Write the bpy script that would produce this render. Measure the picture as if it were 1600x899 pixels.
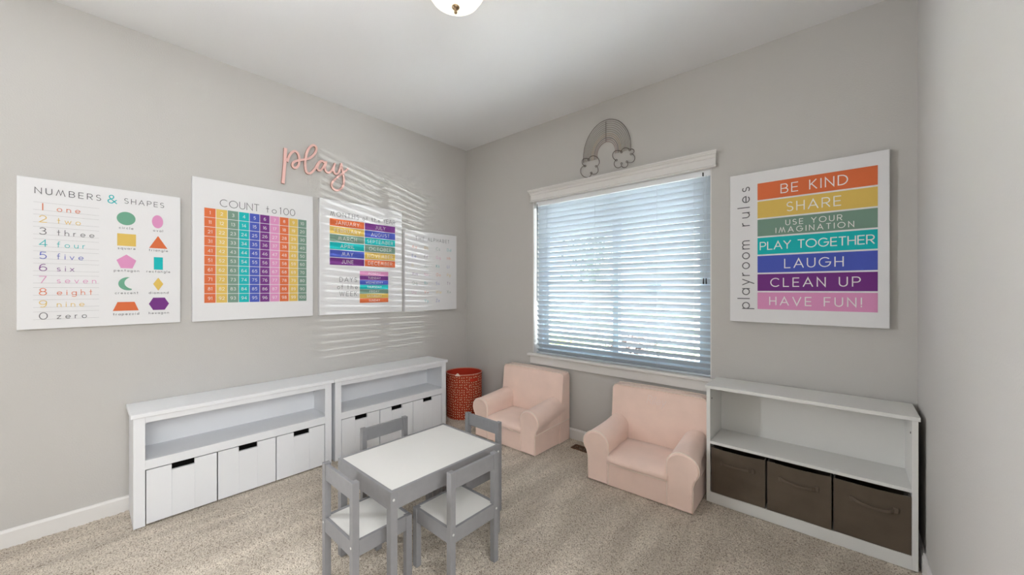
import bpy, math, random
import numpy as np
from mathutils import Matrix, Vector
for o in list(bpy.data.objects): bpy.data.objects.remove(o)
S = bpy.context.scene
col = S.collection
PI = math.pi
random.seed(4)

# ------------------------------------------------------------------ camera, sky, lights, exposure
ROOM_W, ROOM_H, ROOM_BACK = 3.33, 2.74, -4.4
cam_d = bpy.data.cameras.new('camera'); cam = bpy.data.objects.new('camera', cam_d); col.objects.link(cam)
cam.location = (3.065, -2.731, 1.253)
cam.rotation_euler = (PI/2, 0, math.atan2(522, 592))
cam_d.sensor_width = 36; cam_d.lens = 592/1600*36; cam_d.shift_y = 2.5/1600
cam_d.clip_start = 0.02; cam_d.clip_end = 300
S.camera = cam

S.view_settings.view_transform = 'Standard'; S.view_settings.look = 'None'
S.view_settings.gamma = 1; S.view_settings.use_curve_mapping = False
S.view_settings.exposure = 0.0
S.cycles.use_light_tree = False; S.cycles.sample_clamp_indirect = 40

W = bpy.data.worlds.new('sky'); S.world = W; W.use_nodes = True
nt = W.node_tree; nt.nodes.clear()
bg = nt.nodes.new('ShaderNodeBackground'); wo = nt.nodes.new('ShaderNodeOutputWorld')
bg.inputs[0].default_value = (.86, .94, 1.0, 1); bg.inputs[1].default_value = 3.2
nt.links.new(bg.outputs[0], wo.inputs[0])

def lamp(name, kind, loc, rot, energy, color=(1, 1, 1), **kw):
    d = bpy.data.lights.new(name, kind); d.energy = energy; d.color = color
    for k, v in kw.items(): setattr(d, k, v)
    o = bpy.data.objects.new(name, d); col.objects.link(o); o.location = loc; o.rotation_euler = rot
    return o
# high sun along the house front: it lights the ground outside but never enters the window directly
lamp('sun', 'SUN', (6, -1, 8), Vector((.62, -.07, .78)).to_track_quat('Z', 'Y').to_euler(), 66.0, (.97, .985, 1), angle=.01)
# guides the sky light through the window
p = lamp('window_portal', 'AREA', (1.657, .18, 1.36), (-PI/2, 0, 0), 1, shape='RECTANGLE', size=1.5, size_y=1.4)
p.data.cycles.is_portal = True
# added fill light in the unseen foyer, brightens the left wall
lamp('foyer_fill', 'AREA', (ROOM_W+1.5, -3.1, 2.0), (math.radians(55), 0, math.radians(90)), 95, (.95, .98, 1), shape='RECTANGLE', size=2.0, size_y=1.2)
# added fill light outside a made-up opening in the left wall, brightens the right wall
lamp('left_side_fill', 'AREA', (-.6, -3.72, 1.55), (0, math.radians(-90), 0), 125, (.95, .98, 1), shape='RECTANGLE', size=1.2, size_y=1.0)
# sun glinting off a parked car outside, thrown through the blind on to the left wall
gl = lamp('car_glint', 'SPOT', (8.55, 4.5, .89), (0, 0, 0), 2200, (1, .99, .97), spot_size=math.radians(26), spot_blend=.1, shadow_soft_size=.02)
gl.rotation_euler = (Vector((1.65, .05, 1.36))-Vector((8.55, 4.5, .89))).to_track_quat('-Z', 'Y').to_euler()

# ------------------------------------------------------------------ materials
def lin(c):
    return tuple(((v/255)/12.92 if v/255 <= .04045 else ((v/255+.055)/1.055)**2.4) for v in c)
MATS = {}
def mat(name, rgb, rough=.6, spec=.4, metal=0, bump=0, bscale=200, vary=0, vscale=40, emit=0, sheen=0, coat=0, detail=2):
    if name in MATS: return MATS[name]
    m = bpy.data.materials.new(name); m.use_nodes = True; t = m.node_tree; b = t.nodes['Principled BSDF']
    c = (*lin(rgb), 1)
    b.inputs['Base Color'].default_value = c; b.inputs['Roughness'].default_value = rough
    b.inputs['Specular IOR Level'].default_value = spec; b.inputs['Metallic'].default_value = metal
    b.inputs['Sheen Weight'].default_value = sheen
    b.inputs['Coat Weight'].default_value = coat
    if emit:
        b.inputs['Emission Color'].default_value = c; b.inputs['Emission Strength'].default_value = emit
    tc = t.nodes.new('ShaderNodeTexCoord')
    if bump:
        n = t.nodes.new('ShaderNodeTexNoise'); n.inputs['Scale'].default_value = bscale; n.inputs['Detail'].default_value = detail
        bp = t.nodes.new('ShaderNodeBump'); bp.inputs['Strength'].default_value = bump; bp.inputs['Distance'].default_value = .002
        t.links.new(tc.outputs['Object'], n.inputs['Vector']); t.links.new(n.outputs['Fac'], bp.inputs['Height'])
        t.links.new(bp.outputs['Normal'], b.inputs['Normal'])
    if vary:
        n = t.nodes.new('ShaderNodeTexNoise'); n.inputs['Scale'].default_value = vscale; n.inputs['Detail'].default_value = 3
        r = t.nodes.new('ShaderNodeValToRGB')
        r.color_ramp.elements[0].position = .3; r.color_ramp.elements[1].position = .7
        r.color_ramp.elements[0].color = tuple([v*(1-vary) for v in c[:3]]+[1]); r.color_ramp.elements[1].color = tuple([min(1, v*(1+vary)) for v in c[:3]]+[1])
        t.links.new(tc.outputs['Object'], n.inputs['Vector']); t.links.new(n.outputs['Fac'], r.inputs['Fac']); t.links.new(r.outputs['Color'], b.inputs['Base Color'])
    MATS[name] = m
    return m
M_wall = mat('greige orange-peel paint', (200, 197, 193), .85, .25, bump=.35, bscale=150, detail=3)
M_ceil = mat('ceiling paint', (238, 238, 239), .9, .2, bump=.3, bscale=120, detail=3)
M_trim = mat('trim paint', (230, 227, 224), .45, .4)
M_white = mat('white furniture paint', (240, 241, 244), .4, .4, bump=.05, bscale=90)
M_lam = mat('white laminate', (232, 231, 228), .35, .4)
M_slat = mat('blind slat white', (198, 206, 214), .45, .4)
M_vinyl = mat('window vinyl', (214, 228, 238), .4, .4)
M_grey = mat('grey painted wood', (140, 139, 141), .5, .35, bump=.06, bscale=80, vary=.04, vscale=25)
M_table = mat('white table panel', (226, 224, 220), .35, .4)
M_pink = mat('blush velour', (250, 221, 207), .85, .2, bump=.25, bscale=60, vary=.03, vscale=9, sheen=.35, detail=4)
M_pipe = mat('blush piping', (252, 232, 218), .8, .2, sheen=.3)
M_thread = mat('pale pink thread', (250, 226, 216), .6, .3)
M_bin = mat('dark brown felt', (98, 86, 74), .9, .15, bump=.35, bscale=45, vary=.12, vscale=7, sheen=.15, detail=5)
M_binedge = mat('brown handle webbing', (104, 91, 80), .85, .2, bump=.2, bscale=300)
M_black = mat('painted shade black', (12, 11, 11), .9, .1)  # near-black colour painted in where openings would lie in shade
M_canvas = mat('stretched canvas', (232, 231, 232), .7, .25, bump=.12, bscale=700)
M_ink = mat('grey ink', (96, 96, 99), .7, .2)
M_rule = mat('pale ruled ink', (178, 176, 178), .7, .2)
M_wink = mat('white ink', (240, 238, 236), .7, .2)
M_orange = mat('print orange', (220, 112, 66), .6, .25)
M_yellow = mat('print yellow', (224, 190, 98), .6, .25)
M_green = mat('print green', (112, 168, 142), .6, .25)
M_sage = mat('print sage', (122, 152, 136), .6, .25)
M_teal = mat('print teal', (22, 184, 186), .6, .25)
M_blue = mat('print blue', (76, 92, 186), .6, .25)
M_purple = mat('print purple', (118, 52, 132), .6, .25)
M_rose = mat('print rose', (222, 150, 194), .6, .25)
M_signpink = mat('play sign pink', (240, 196, 188), .5, .35)
M_signedge = mat('play sign raw edge', (178, 128, 112), .7, .2)
M_bolt = mat('bolt cap', (206, 205, 203), .3, .5)
M_metal = mat('brushed nickel', (150, 128, 104), .3, .5, metal=1)
M_bowl = mat('alabaster bowl', (255, 244, 218), .25, .5, emit=1.3)
M_cord = mat('blind cord', (200, 205, 210), .7, .2)
M_dark = mat('dark plastic', (66, 66, 68), .5, .3)
M_wire = mat('dark wire', (88, 74, 68), .5, .4)
M_vent = mat('brown register metal', (106, 74, 52), .5, .4)
M_redin = mat('red fabric', (196, 58, 38), .85, .2, bump=.2, bscale=200)
M_concrete = mat('driveway concrete', (224, 223, 221), .9, .2, vary=.06, vscale=2)
M_lawn = mat('lawn', (140, 152, 112), .95, .1, vary=.3, vscale=3)

def glass_mat():
    m = bpy.data.materials.new('window glass'); m.use_nodes = True; t = m.node_tree; t.nodes.clear()
    o = t.nodes.new('ShaderNodeOutputMaterial'); mx = t.nodes.new('ShaderNodeMixShader')
    tr = t.nodes.new('ShaderNodeBsdfTransparent'); tr.inputs[0].default_value = (.94, .97, .98, 1)
    g = t.nodes.new('ShaderNodeBsdfGlossy'); g.inputs['Roughness'].default_value = .02
    f = t.nodes.new('ShaderNodeLayerWeight'); f.inputs['Blend'].default_value = .5
    pw = t.nodes.new('ShaderNodeMath'); pw.operation = 'POWER'; pw.inputs[1].default_value = 4.0
    ml = t.nodes.new('ShaderNodeMath'); ml.operation = 'MULTIPLY_ADD'; ml.inputs[1].default_value = .45; ml.inputs[2].default_value = .04
    t.links.new(f.outputs['Facing'], pw.inputs[0]); t.links.new(pw.outputs[0], ml.inputs[0])
    t.links.new(ml.outputs[0], mx.inputs[0]); t.links.new(tr.outputs[0], mx.inputs[1]); t.links.new(g.outputs[0], mx.inputs[2])
    t.links.new(mx.outputs[0], o.inputs[0]); return m
M_glass = glass_mat()

def carpet_mat():
    m = bpy.data.materials.new('carpet pile'); m.use_nodes = True; t = m.node_tree; b = t.nodes['Principled BSDF']
    b.inputs['Roughness'].default_value = .95; b.inputs['Specular IOR Level'].default_value = .1; b.inputs['Sheen Weight'].default_value = .2
    tc = t.nodes.new('ShaderNodeTexCoord')
    n = t.nodes.new('ShaderNodeTexNoise'); n.inputs['Scale'].default_value = 185; n.inputs['Detail'].default_value = 3
    r = t.nodes.new('ShaderNodeValToRGB'); e = r.color_ramp.elements
    e[0].position = .34; e[0].color = (*lin((140, 124, 108)), 1); e[1].position = .66; e[1].color = (*lin((234, 224, 210)), 1)
    x = e.new(.47); x.color = (*lin((212, 199, 182)), 1)
    n2 = t.nodes.new('ShaderNodeTexNoise'); n2.inputs['Scale'].default_value = 3.2; n2.inputs['Detail'].default_value = 4
    r2 = t.nodes.new('ShaderNodeValToRGB'); f = r2.color_ramp.elements
    f[0].position = .4; f[0].color = (.84, .83, .815, 1); f[1].position = .66; f[1].color = (1.08, 1.08, 1.08, 1)
    mu = t.nodes.new('ShaderNodeMixRGB'); mu.blend_type = 'MULTIPLY'; mu.inputs[0].default_value = 1
    L = t.links.new
    mp = t.nodes.new('ShaderNodeMapping'); mp.inputs['Rotation'].default_value = (0, 0, .5); mp.inputs['Scale'].default_value = (2.6, .55, 1)
    L(tc.outputs['Object'], n.inputs['Vector']); L(tc.outputs['Object'], mp.inputs['Vector']); L(mp.outputs[0], n2.inputs['Vector']); L(n.outputs['Fac'], r.inputs['Fac'])
    L(n2.outputs['Fac'], r2.inputs['Fac']); L(r.outputs[0], mu.inputs[1]); L(r2.outputs[0], mu.inputs[2]); L(mu.outputs[0], b.inputs['Base Color'])
    bp = t.nodes.new('ShaderNodeBump'); bp.inputs['Strength'].default_value = .8; bp.inputs['Distance'].default_value = .006
    L(n.outputs['Fac'], bp.inputs['Height']); L(bp.outputs[0], b.inputs['Normal'])
    return m

def dots_mat():
    m = bpy.data.materials.new('dotted red fabric'); m.use_nodes = True; t = m.node_tree; b = t.nodes['Principled BSDF']
    b.inputs['Roughness'].default_value = .85; b.inputs['Specular IOR Level'].default_value = .2
    uv = t.nodes.new('ShaderNodeUVMap'); uv.uv_map = 'UVMap'
    v = t.nodes.new('ShaderNodeTexVoronoi'); v.feature = 'F1'; v.inputs['Randomness'].default_value = .42; v.voronoi_dimensions = '2D'
    v.inputs['Scale'].default_value = 1.0
    r = t.nodes.new('ShaderNodeValToRGB'); e = r.color_ramp.elements
    e[0].position = .17; e[0].color = (*lin((238, 214, 178)), 1); e[1].position = .21; e[1].color = (*lin((178, 66, 44)), 1)
    t.links.new(uv.outputs[0], v.inputs['Vector']); t.links.new(v.outputs['Distance'], r.inputs[0]); t.links.new(r.outputs[0], b.inputs['Base Color'])
    return m

# ------------------------------------------------------------------ mesh helpers
class MB:
    def __init__(s): s.v = []; s.f = []; s.m = []; s.uv = None
    def add(s, vs, fs, mi=0):
        o = len(s.v); s.v += [tuple(v) for v in vs]; s.f += [tuple(i+o for i in f) for f in fs]; s.m += [mi]*len(fs); return s
    def box(s, x0, y0, z0, x1, y1, z1, mi=0):
        x0, x1 = sorted((x0, x1)); y0, y1 = sorted((y0, y1)); z0, z1 = sorted((z0, z1))
        return s.hexa([(x0, y0, z0), (x1, y0, z0), (x1, y1, z0), (x0, y1, z0), (x0, y0, z1), (x1, y0, z1), (x1, y1, z1), (x0, y1, z1)], mi)
    def hexa(s, v, mi=0):
        return s.add(v, [(0, 3, 2, 1), (4, 5, 6, 7), (0, 1, 5, 4), (1, 2, 6, 5), (2, 3, 7, 6), (3, 0, 4, 7)], mi)
    def loft(s, rings, cap=True, closed=True, mi=0):
        n = len(rings[0]); vs = [p for r in rings for p in r]; fs = []
        for i in range(len(rings)-1):
            for j in range(n if closed else n-1):
                k = (j+1) % n; fs.append((i*n+j, i*n+k, (i+1)*n+k, (i+1)*n+j))
        if cap:
            fs.append(tuple(range(n))[::-1]); fs.append(tuple((len(rings)-1)*n+j for j in range(n)))
        return s.add(vs, fs, mi)
    def tube(s, path, r, n=8, closed=False, mi=0):
        P = [Vector(p) for p in path]; N = len(P); rings = []; up = None
        for i in range(N):
            a = P[(i-1) % N] if (closed or i > 0) else P[i]; b = P[(i+1) % N] if (closed or i < N-1) else P[i]
            d = (b-a).normalized()
            if up is None: up = Vector((0, 0, 1)) if abs(d.z) < .9 else Vector((1, 0, 0))
            sx = d.cross(up)
            if sx.length < 1e-5: sx = d.orthogonal()
            sx.normalize(); up = sx.cross(d).normalized()
            rr = r[i] if hasattr(r, '__len__') else r
            rings.append([P[i]+sx*math.cos(2*PI*k/n)*rr+up*math.sin(2*PI*k/n)*rr for k in range(n)])
        if closed: rings.append(rings[0])
        return s.loft(rings, cap=not closed, mi=mi)
    def lathe(s, prof, n=48, c=(0, 0), mi=0):
        rings = [[(c[0]+r*math.cos(2*PI*k/n), c[1]+r*math.sin(2*PI*k/n), z) for k in range(n)] for r, z in prof]
        return s.loft(rings, cap=False, mi=mi)
    def build(s, name, m, parent=None, smooth=False, bevel=0, seg=2, sub=0, label=None, kind=None):
        me = bpy.data.meshes.new(name); me.from_pydata([tuple(v) for v in s.v], [], s.f)
        ms = m if isinstance(m, (list, tuple)) else [m]
        for x in ms: me.materials.append(x)
        if len(ms) > 1: me.polygons.foreach_set('material_index', s.m)
        if smooth: me.polygons.foreach_set('use_smooth', [True]*len(me.polygons))
        me.update()
        o = bpy.data.objects.new(name, me); col.objects.link(o)
        if parent: o.parent = parent
        if bevel:
            b = o.modifiers.new('bevel', 'BEVEL'); b.width = bevel; b.segments = seg; b.limit_method = 'ANGLE'; b.angle_limit = .6
            b.harden_normals = True if smooth else False
        if sub:
            q = o.modifiers.new('sub', 'SUBSURF'); q.levels = sub; q.render_levels = sub
        if label: o['label'] = label
        if name in ('title_lettering', 'lettering', 'numerals', 'number_word', 'letter_pair', 'number_column', 'ruled_lines', 'shape_captions', 'embroidery'): kind = 'stuff'   # flat print, too small to pick apart
        if kind: o['kind'] = kind
        return o
def thing(name, label, cat, loc=(0, 0, 0), rotz=0, group=None, mat4=None):
    o = bpy.data.objects.new(name, None); col.objects.link(o); o.empty_display_size = .1
    o.location = loc; o.rotation_euler = (0, 0, rotz)
    if mat4 is not None: o.matrix_world = mat4
    o['label'] = label; o['category'] = cat
    if group: o['group'] = group
    return o
def dup(root, loc, rotz, label):
    r = root.copy(); col.objects.link(r); r.location = loc; r.rotation_euler = (0, 0, rotz); r['label'] = label
    for ch in list(root.children):
        c = ch.copy(); col.objects.link(c); c.parent = r
        for g in list(ch.children):
            d = g.copy(); col.objects.link(d); d.parent = c
    return r
def bx(*a, mi=0): return MB().box(*a, mi=mi)
def struct(name, mb, m, parent=None, **kw):
    return mb.build(name, m, parent, kind=None if parent else 'structure', **kw)
def smooth_path(pts, k=6, closed=False):
    P = [Vector(p) for p in pts]; n = len(P); out = []
    for i in range(n if closed else n-1):
        p0 = P[(i-1) % n] if closed or i else P[0]; p1 = P[i]; p2 = P[(i+1) % n]; p3 = P[(i+2) % n] if closed or i+2 < n else P[-1]
        for j in range(k):
            t = j/k; out.append(.5*((2*p1)+(p2-p0)*t+(2*p0-5*p1+4*p2-p3)*t*t+(3*p1-p0-3*p2+p3)*t**3))
    if not closed: out.append(P[-1])
    return out

# ------------------------------------------------------------------ room shell
WX0, WX1, WZ0, WZ1 = .914, 2.402, .667, 2.05          # window opening
T = .16
bw = MB()
for a in ((-T, 0, -.1, WX0, T, ROOM_H+.1), (WX1, 0, -.1, ROOM_W+T, T, ROOM_H+.1), (WX0, 0, -.1, WX1, T, WZ0), (WX0, 0, WZ1, WX1, T, ROOM_H+.1)): bw.box(*a)
struct('wall_back', bw, M_wall)
struct('wall_left', bx(-T, -3.15, -.1, 0, 0, ROOM_H+.1).box(-T, ROOM_BACK-T, -.1, 0, -4.3, ROOM_H+.1).box(-T, -4.3, -.1, 0, -3.15, .85).box(-T, -4.3, 2.2, 0, -3.15, ROOM_H+.1), M_wall)  # hole behind the view is added to let the side fill light in
struct('wall_right', bx(ROOM_W, -2.05, -.1, ROOM_W+T, 0, ROOM_H+.1).box(ROOM_W, ROOM_BACK-T, -.1, ROOM_W+T, -4.15, ROOM_H+.1).box(ROOM_W, -4.15, 2.45, ROOM_W+T, -2.05, ROOM_H+.1), M_wall)   # wide opening to the unseen foyer, placed to let fill light in
struct('ceiling', bx(0, ROOM_BACK, ROOM_H, ROOM_W, 0, ROOM_H+.1), M_ceil)
fw = MB()                                             # wall behind the camera with a wide opening to the hallway
for a in ((0, ROOM_BACK-.12, -.1, .3, ROOM_BACK, ROOM_H+.1), (2.6, ROOM_BACK-.12, -.1, ROOM_W, ROOM_BACK, ROOM_H+.1), (.3, ROOM_BACK-.12, 2.45, 2.6, ROOM_BACK, ROOM_H+.1)): fw.box(*a)
struct('wall_front', fw, M_wall)
# the hallway beyond the opening
YH = ROOM_BACK-2.4
struct('wall_hallway', bx(-T, YH-T, -.1, ROOM_W+T, YH, ROOM_H+.1).box(-T, YH, -.1, 0, ROOM_BACK-T, ROOM_H+.1).box(ROOM_W, YH, -.1, ROOM_W+T, ROOM_BACK-T, ROOM_H+.1), M_wall)
FX = ROOM_W+T+1.9
struct('wall_foyer', bx(FX, -4.6, -.1, FX+.1, -1.6, ROOM_H+.1).box(ROOM_W+T, -1.7, -.1, FX, -1.6, ROOM_H+.1).box(ROOM_W+T, -4.6, -.1, FX, -4.5, ROOM_H+.1), M_wall)
struct('ceiling_foyer', bx(ROOM_W+T, -4.5, ROOM_H, FX, -1.7, ROOM_H+.1), M_ceil)
struct('floor_foyer', bx(ROOM_W, -4.5, -.1, FX, -1.7, -.004), mat('hallway carpet', (196, 184, 168), .95, .1))
struct('ceiling_hallway', bx(0, YH, ROOM_H, ROOM_W, ROOM_BACK, ROOM_H+.1), M_ceil)
struct('floor_hallway', bx(0, YH, -.1, ROOM_W, ROOM_BACK, -.004), mat('hallway carpet', (196, 184, 168), .95, .1))
# carpet: a real relief of tufts
nx, ny = 440, 580
xs = np.linspace(0, ROOM_W, nx); ys = np.linspace(ROOM_BACK, 0, ny)
rng = np.random.default_rng(3)
h = rng.random((ny, nx))*.0075-.0065
h += .0012*np.sin(xs[None, :]*9+ys[:, None]*4)*np.sin(ys[:, None]*7-xs[None, :]*3)
gx, gy = np.meshgrid(xs, ys)
jx = (rng.random((ny, nx))-.5)*.004; jx[:, 0] = jx[:, -1] = 0
jy = (rng.random((ny, nx))-.5)*.004; jy[0] = jy[-1] = 0
co = np.stack([gx+jx, gy+jy, h], -1).reshape(-1, 3).astype(np.float32)
i = (np.arange(ny-1)[:, None]*nx+np.arange(nx-1)[None, :]).ravel()
q = np.stack([i, i+1, i+nx+1, i+nx], 1).astype(np.int32)
me = bpy.data.meshes.new('floor'); me.vertices.add(len(co)); me.vertices.foreach_set('co', co.ravel())
me.loops.add(q.size); me.loops.foreach_set('vertex_index', q.ravel()); me.polygons.add(len(q))
me.polygons.foreach_set('loop_start', np.arange(len(q), dtype=np.int32)*4); me.polygons.foreach_set('loop_total', np.full(len(q), 4, np.int32))
me.polygons.foreach_set('use_smooth', np.ones(len(q), bool))
me.update(calc_edges=True); me.materials.append(carpet_mat())
fl = bpy.data.objects.new('floor', me); col.objects.link(fl); fl['kind'] = 'structure'

BH = .083
def board(a0, a1, fixed, axis, sgn):
    prof = [(0, -.01), (.014, -.01), (.014, BH-.012), (.009, BH-.003), (.004, BH), (0, BH)]
    rings = [[((fixed+sgn*d, a, z) if axis == 'y' else (a, fixed+sgn*d, z)) for d, z in prof] for a in (a0, a1)]
    return MB().loft(rings)
struct('baseboard_left', board(ROOM_BACK, 0, 0, 'y', 1), M_trim)
struct('baseboard_back', board(0.014, ROOM_W-.014, 0, 'x', -1), M_trim)
struct('baseboard_right', board(-2.05, 0, ROOM_W, 'y', -1), M_trim)

# ------------------------------------------------------------------ window
win = bpy.data.objects.new('window_1', None); col.objects.link(win); win['kind'] = 'structure'
j = MB()
for a in ((WX0, 0, WZ0, WX0+.006, .13, WZ1), (WX1-.006, 0, WZ0, WX1, .13, WZ1), (WX0, 0, WZ1-.006, WX1, .13, WZ1)): j.box(*a)
j.build('jamb', M_trim, win)
fr = MB(); FY0, FY1 = .085, .15
for a in ((WX0+.006, FY0, WZ0, WX0+.046, FY1, WZ1), (WX1-.046, FY0, WZ0, WX1-.006, FY1, WZ1), (WX0+.046, FY0, WZ0, WX1-.046, FY1, WZ0+.035), (WX0+.046, FY0, WZ1-.04, WX1-.046, FY1, WZ1)): fr.box(*a)
fr.build('frame', M_vinyl, win, bevel=.002)
for k, (a, b, y0) in enumerate(((WX0+.046, 1.712, .112), (1.656, WX1-.046, .09))):
    sb = MB(); z0, z1, w = WZ0+.035, WZ1-.04, .05
    for q4 in ((a, y0, z0, a+w, y0+.022, z1), (b-w, y0, z0, b, y0+.022, z1), (a+w, y0, z0, b-w, y0+.022, z0+.045), (a+w, y0, z1-.045, b-w, y0+.022, z1)): sb.box(*q4)
    so = sb.build('sash', M_vinyl, win, bevel=.0015)
    bx(a+w, y0+.008, z0+.045, b-w, y0+.012, z1-.045).build('pane', M_glass, so)
# stool, apron and the moulded header
def extr_x(prof, x0, x1, ret=0):
    return MB().loft([[(x0-(ret*(-y)), y, z) for y, z in prof], [(x1+(ret*(-y)), y, z) for y, z in prof]])
extr_x([(0.08, .645), (-.034, .645), (-.038, .650), (-.038, .662), (-.034, .668), (0.08, .668)], .874, 2.436).build('sill', M_trim, win)
bx(.893, -.018, .578, 2.42, -.0005, .645).build('apron', M_trim, win, bevel=.002)
prof = [(-.0005, 2.046), (-.026, 2.046), (-.030, 2.050), (-.026, 2.056), (-.020, 2.060), (-.020, 2.104), (-.028, 2.108), (-.030, 2.116), (-.034, 2.124), (-.044, 2.130), (-.046, 2.136), (-.052, 2.139), (-.052, 2.149), (-.0005, 2.149)]
extr_x(prof, .908, 2.425, .35).build('header_trim', M_trim, win)

# ------------------------------------------------------------------ blind
bl = thing('window_blind', 'white slatted blind tilted half open across the window', 'blind', (1.657, .036, 0))
BX0, BX1 = -.715, .737
bx(BX0, -.028, 2.006, BX1, .03, 2.044).build('headrail', mat('headrail white', (242, 244, 247), .4), bl, bevel=.003)
TILT = math.radians(43); PITCH = .0437; NS = 31
sm = None
for k in range(NS):
    z = 1.998-k*PITCH*.993
    if sm is None:
        prof = []
        for s_ in range(9): t_ = -.025+.05*s_/8; prof.append((t_, .0013+.0012*(1-(t_/.025)**2)))
        for s_ in range(8, -1, -1): t_ = -.025+.05*s_/8; prof.append((t_, -.0013+.0012*(1-(t_/.025)**2)))
        mb = MB().loft([[(x, t_, z_) for t_, z_ in prof] for x in (BX0+.003, BX1-.003)])
        o = mb.build('slat', M_slat, bl); sm = o.data
    else:
        o = bpy.data.objects.new('slat', sm); col.objects.link(o); o.parent = bl
    o.location = (0, 0, z); o.rotation_euler = (-TILT, 0, 0)
bx(BX0+.003, -.024, .670, BX1-.003, .024, .684).build('bottom_rail', M_slat, bl, bevel=.003)
for x in (1.06, 1.54, 2.04, 2.29):
    for y in (-.0215, .0215):
        MB().tube([(x-1.657, y, .68), (x-1.657, y, 1.99)], .0008, 6).build('ladder_cord', M_cord, bl)
MB().tube([(.957-1.657, -.032, 1.148), (.957-1.657, -.030, 2.03)], .0032, 8).build('tilt_wand', M_dark, bl, label='dark thin tilt wand')
for x in (2.353, 2.369):
    c = MB().tube([(x-1.657, -.031, 1.32), (x-1.657, -.03, 2.01)], .0009, 6).build('lift_cord', M_cord, bl)
    MB().lathe([(0, 1.325), (.0035, 1.325), (.0042, 1.31), (.0062, 1.288), (0, 1.286)], 12, (x-1.657, -.031)).build('tassel', M_dark, c, smooth=True, label='dark plastic cord tassel')
bx(2.346-1.657, -.034, 2.006, 2.354-1.657, -.028, 2.030).build('cord_lock', M_dark, bl, label='small dark cord lock')

# ------------------------------------------------------------------ stroke lettering
def arc(cx, cy, rx, ry, a0, a1, n=None):
    n = n or max(4, int(abs(a1-a0)/22))
    return [(cx+rx*math.cos(math.radians(a0+(a1-a0)*i/n)), cy+ry*math.sin(math.radians(a0+(a1-a0)*i/n))) for i in range(n+1)]
G = {}
def g(ch, w, *pl): G[ch] = (w, pl)
g(' ', .35)
g('A', .84, [(0, 0), (.42, 1), (.84, 0)], [(.15, .33), (.69, .33)])
g('B', .64, [(0, .5), (.34, .5)]+arc(.34, .75, .25, .25, -90, 90)+[(0, 1), (0, 0)], [(.34, .5), (.38, .5)]+arc(.38, .25, .26, .25, 90, -90)+[(0, 0)])
g('C', .84, arc(.48, .5, .48, .5, 48, 312))
g('D', .74, [(0, 0), (0, 1), (.26, 1)]+arc(.26, .5, .48, .5, 90, -90)+[(0, 0)])
g('E', .54, [(.54, 1), (0, 1), (0, 0), (.54, 0)], [(0, .5), (.5, .5)])
g('F', .52, [(.52, 1), (0, 1), (0, 0)], [(0, .5), (.46, .5)])
g('G', .96, arc(.48, .5, .48, .5, 48, 360)+[(.56, .5)])
g('H', .66, [(0, 0), (0, 1)], [(.66, 0), (.66, 1)], [(0, .5), (.66, .5)])
g('I', .02, [(.01, 0), (.01, 1)])
g('J', .4, [(.4, 1), (.4, .22)]+arc(.2, .22, .2, .22, 0, -170))
g('K', .6, [(0, 0), (0, 1)], [(.55, 1), (0, .42)], [(.15, .57), (.6, 0)])
g('L', .5, [(0, 1), (0, 0), (.5, 0)])
g('M', 1.0, [(0, 0), (.27, 1), (.5, .1), (.73, 1), (1.0, 0)])
g('N', .7, [(0, 0), (0, 1), (.7, 0), (.7, 1)])
g('O', 1.0, arc(.5, .5, .5, .5, 0, 360, 28))
g('P', .62, [(0, 0), (0, 1), (.34, 1)]+arc(.34, .72, .28, .28, 90, -90)+[(0, .44)])
g('Q', 1.0, arc(.5, .5, .5, .5, 0, 360, 28), [(.6, .3), (.98, -.05)])
g('R', .62, [(0, 0), (0, 1), (.34, 1)]+arc(.34, .72, .28, .28, 90, -90)+[(0, .44)], [(.3, .44), (.62, 0)])
g('S', .56, arc(.28, .75, .25, .25, 40, 270)+arc(.28, .25, .28, .25, 90, -140))
g('T', .6, [(0, 1), (.6, 1)], [(.3, 1), (.3, 0)])
g('U', .66, [(0, 1), (0, .33)]+arc(.33, .33, .33, .33, 180, 360)+[(.66, 1)])
g('V', .78, [(0, 1), (.39, 0), (.78, 1)])
g('W', 1.1, [(0, 1), (.28, 0), (.55, .9), (.82, 0), (1.1, 1)])
g('X', .66, [(0, 1), (.66, 0)], [(.66, 1), (0, 0)])
g('Y', .7, [(0, 1), (.35, .5), (.7, 1)], [(.35, .5), (.35, 0)])
g('Z', .6, [(0, 1), (.6, 1), (0, 0), (.6, 0)])
g('!', .02, [(.01, 1), (.01, .28)], [(.01, .08), (.01, 0)])
g('&', .8, [(.8, 0), (.2, .62)]+arc(.34, .78, .2, .21, 220, -60)+[(.1, .4)]+arc(.3, .25, .28, .25, 150, 290)+[(.66, .3), (.78, .42)])
r_ = .29
g('a', .6, arc(.3, r_, .3, r_, 0, 360, 20), [(.6, .58), (.6, 0)])
g('b', .6, arc(.3, r_, .3, r_, 0, 360, 20), [(0, 1), (0, 0)])
g('c', .5, arc(.3, r_, .3, r_, 50, 310))
g('d', .6, arc(.3, r_, .3, r_, 0, 360, 20), [(.6, 1), (.6, 0)])
g('e', .6, [(0, .29), (.6, .29)]+arc(.3, r_, .3, r_, 0, 315))
g('f', .36, arc(.28, .84, .14, .16, 60, 180)+[(.14, 0)], [(0, .58), (.32, .58)])
g('g', .6, arc(.3, r_, .3, r_, 0, 360, 20), [(.6, .58), (.6, -.1)]+arc(.3, -.1, .3, .22, 0, -150))
g('h', .5, [(0, 1), (0, 0)], [(0, .3)]+arc(.25, .33, .25, .25, 180, 0)+[(.5, 0)])
g('i', .02, [(.01, .58), (.01, 0)], [(.01, .84), (.01, .78)])
g('j', .15, [(.15, .58), (.15, -.15)]+arc(.0, -.15, .15, .12, 0, -90), [(.15, .84), (.15, .78)])
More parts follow.
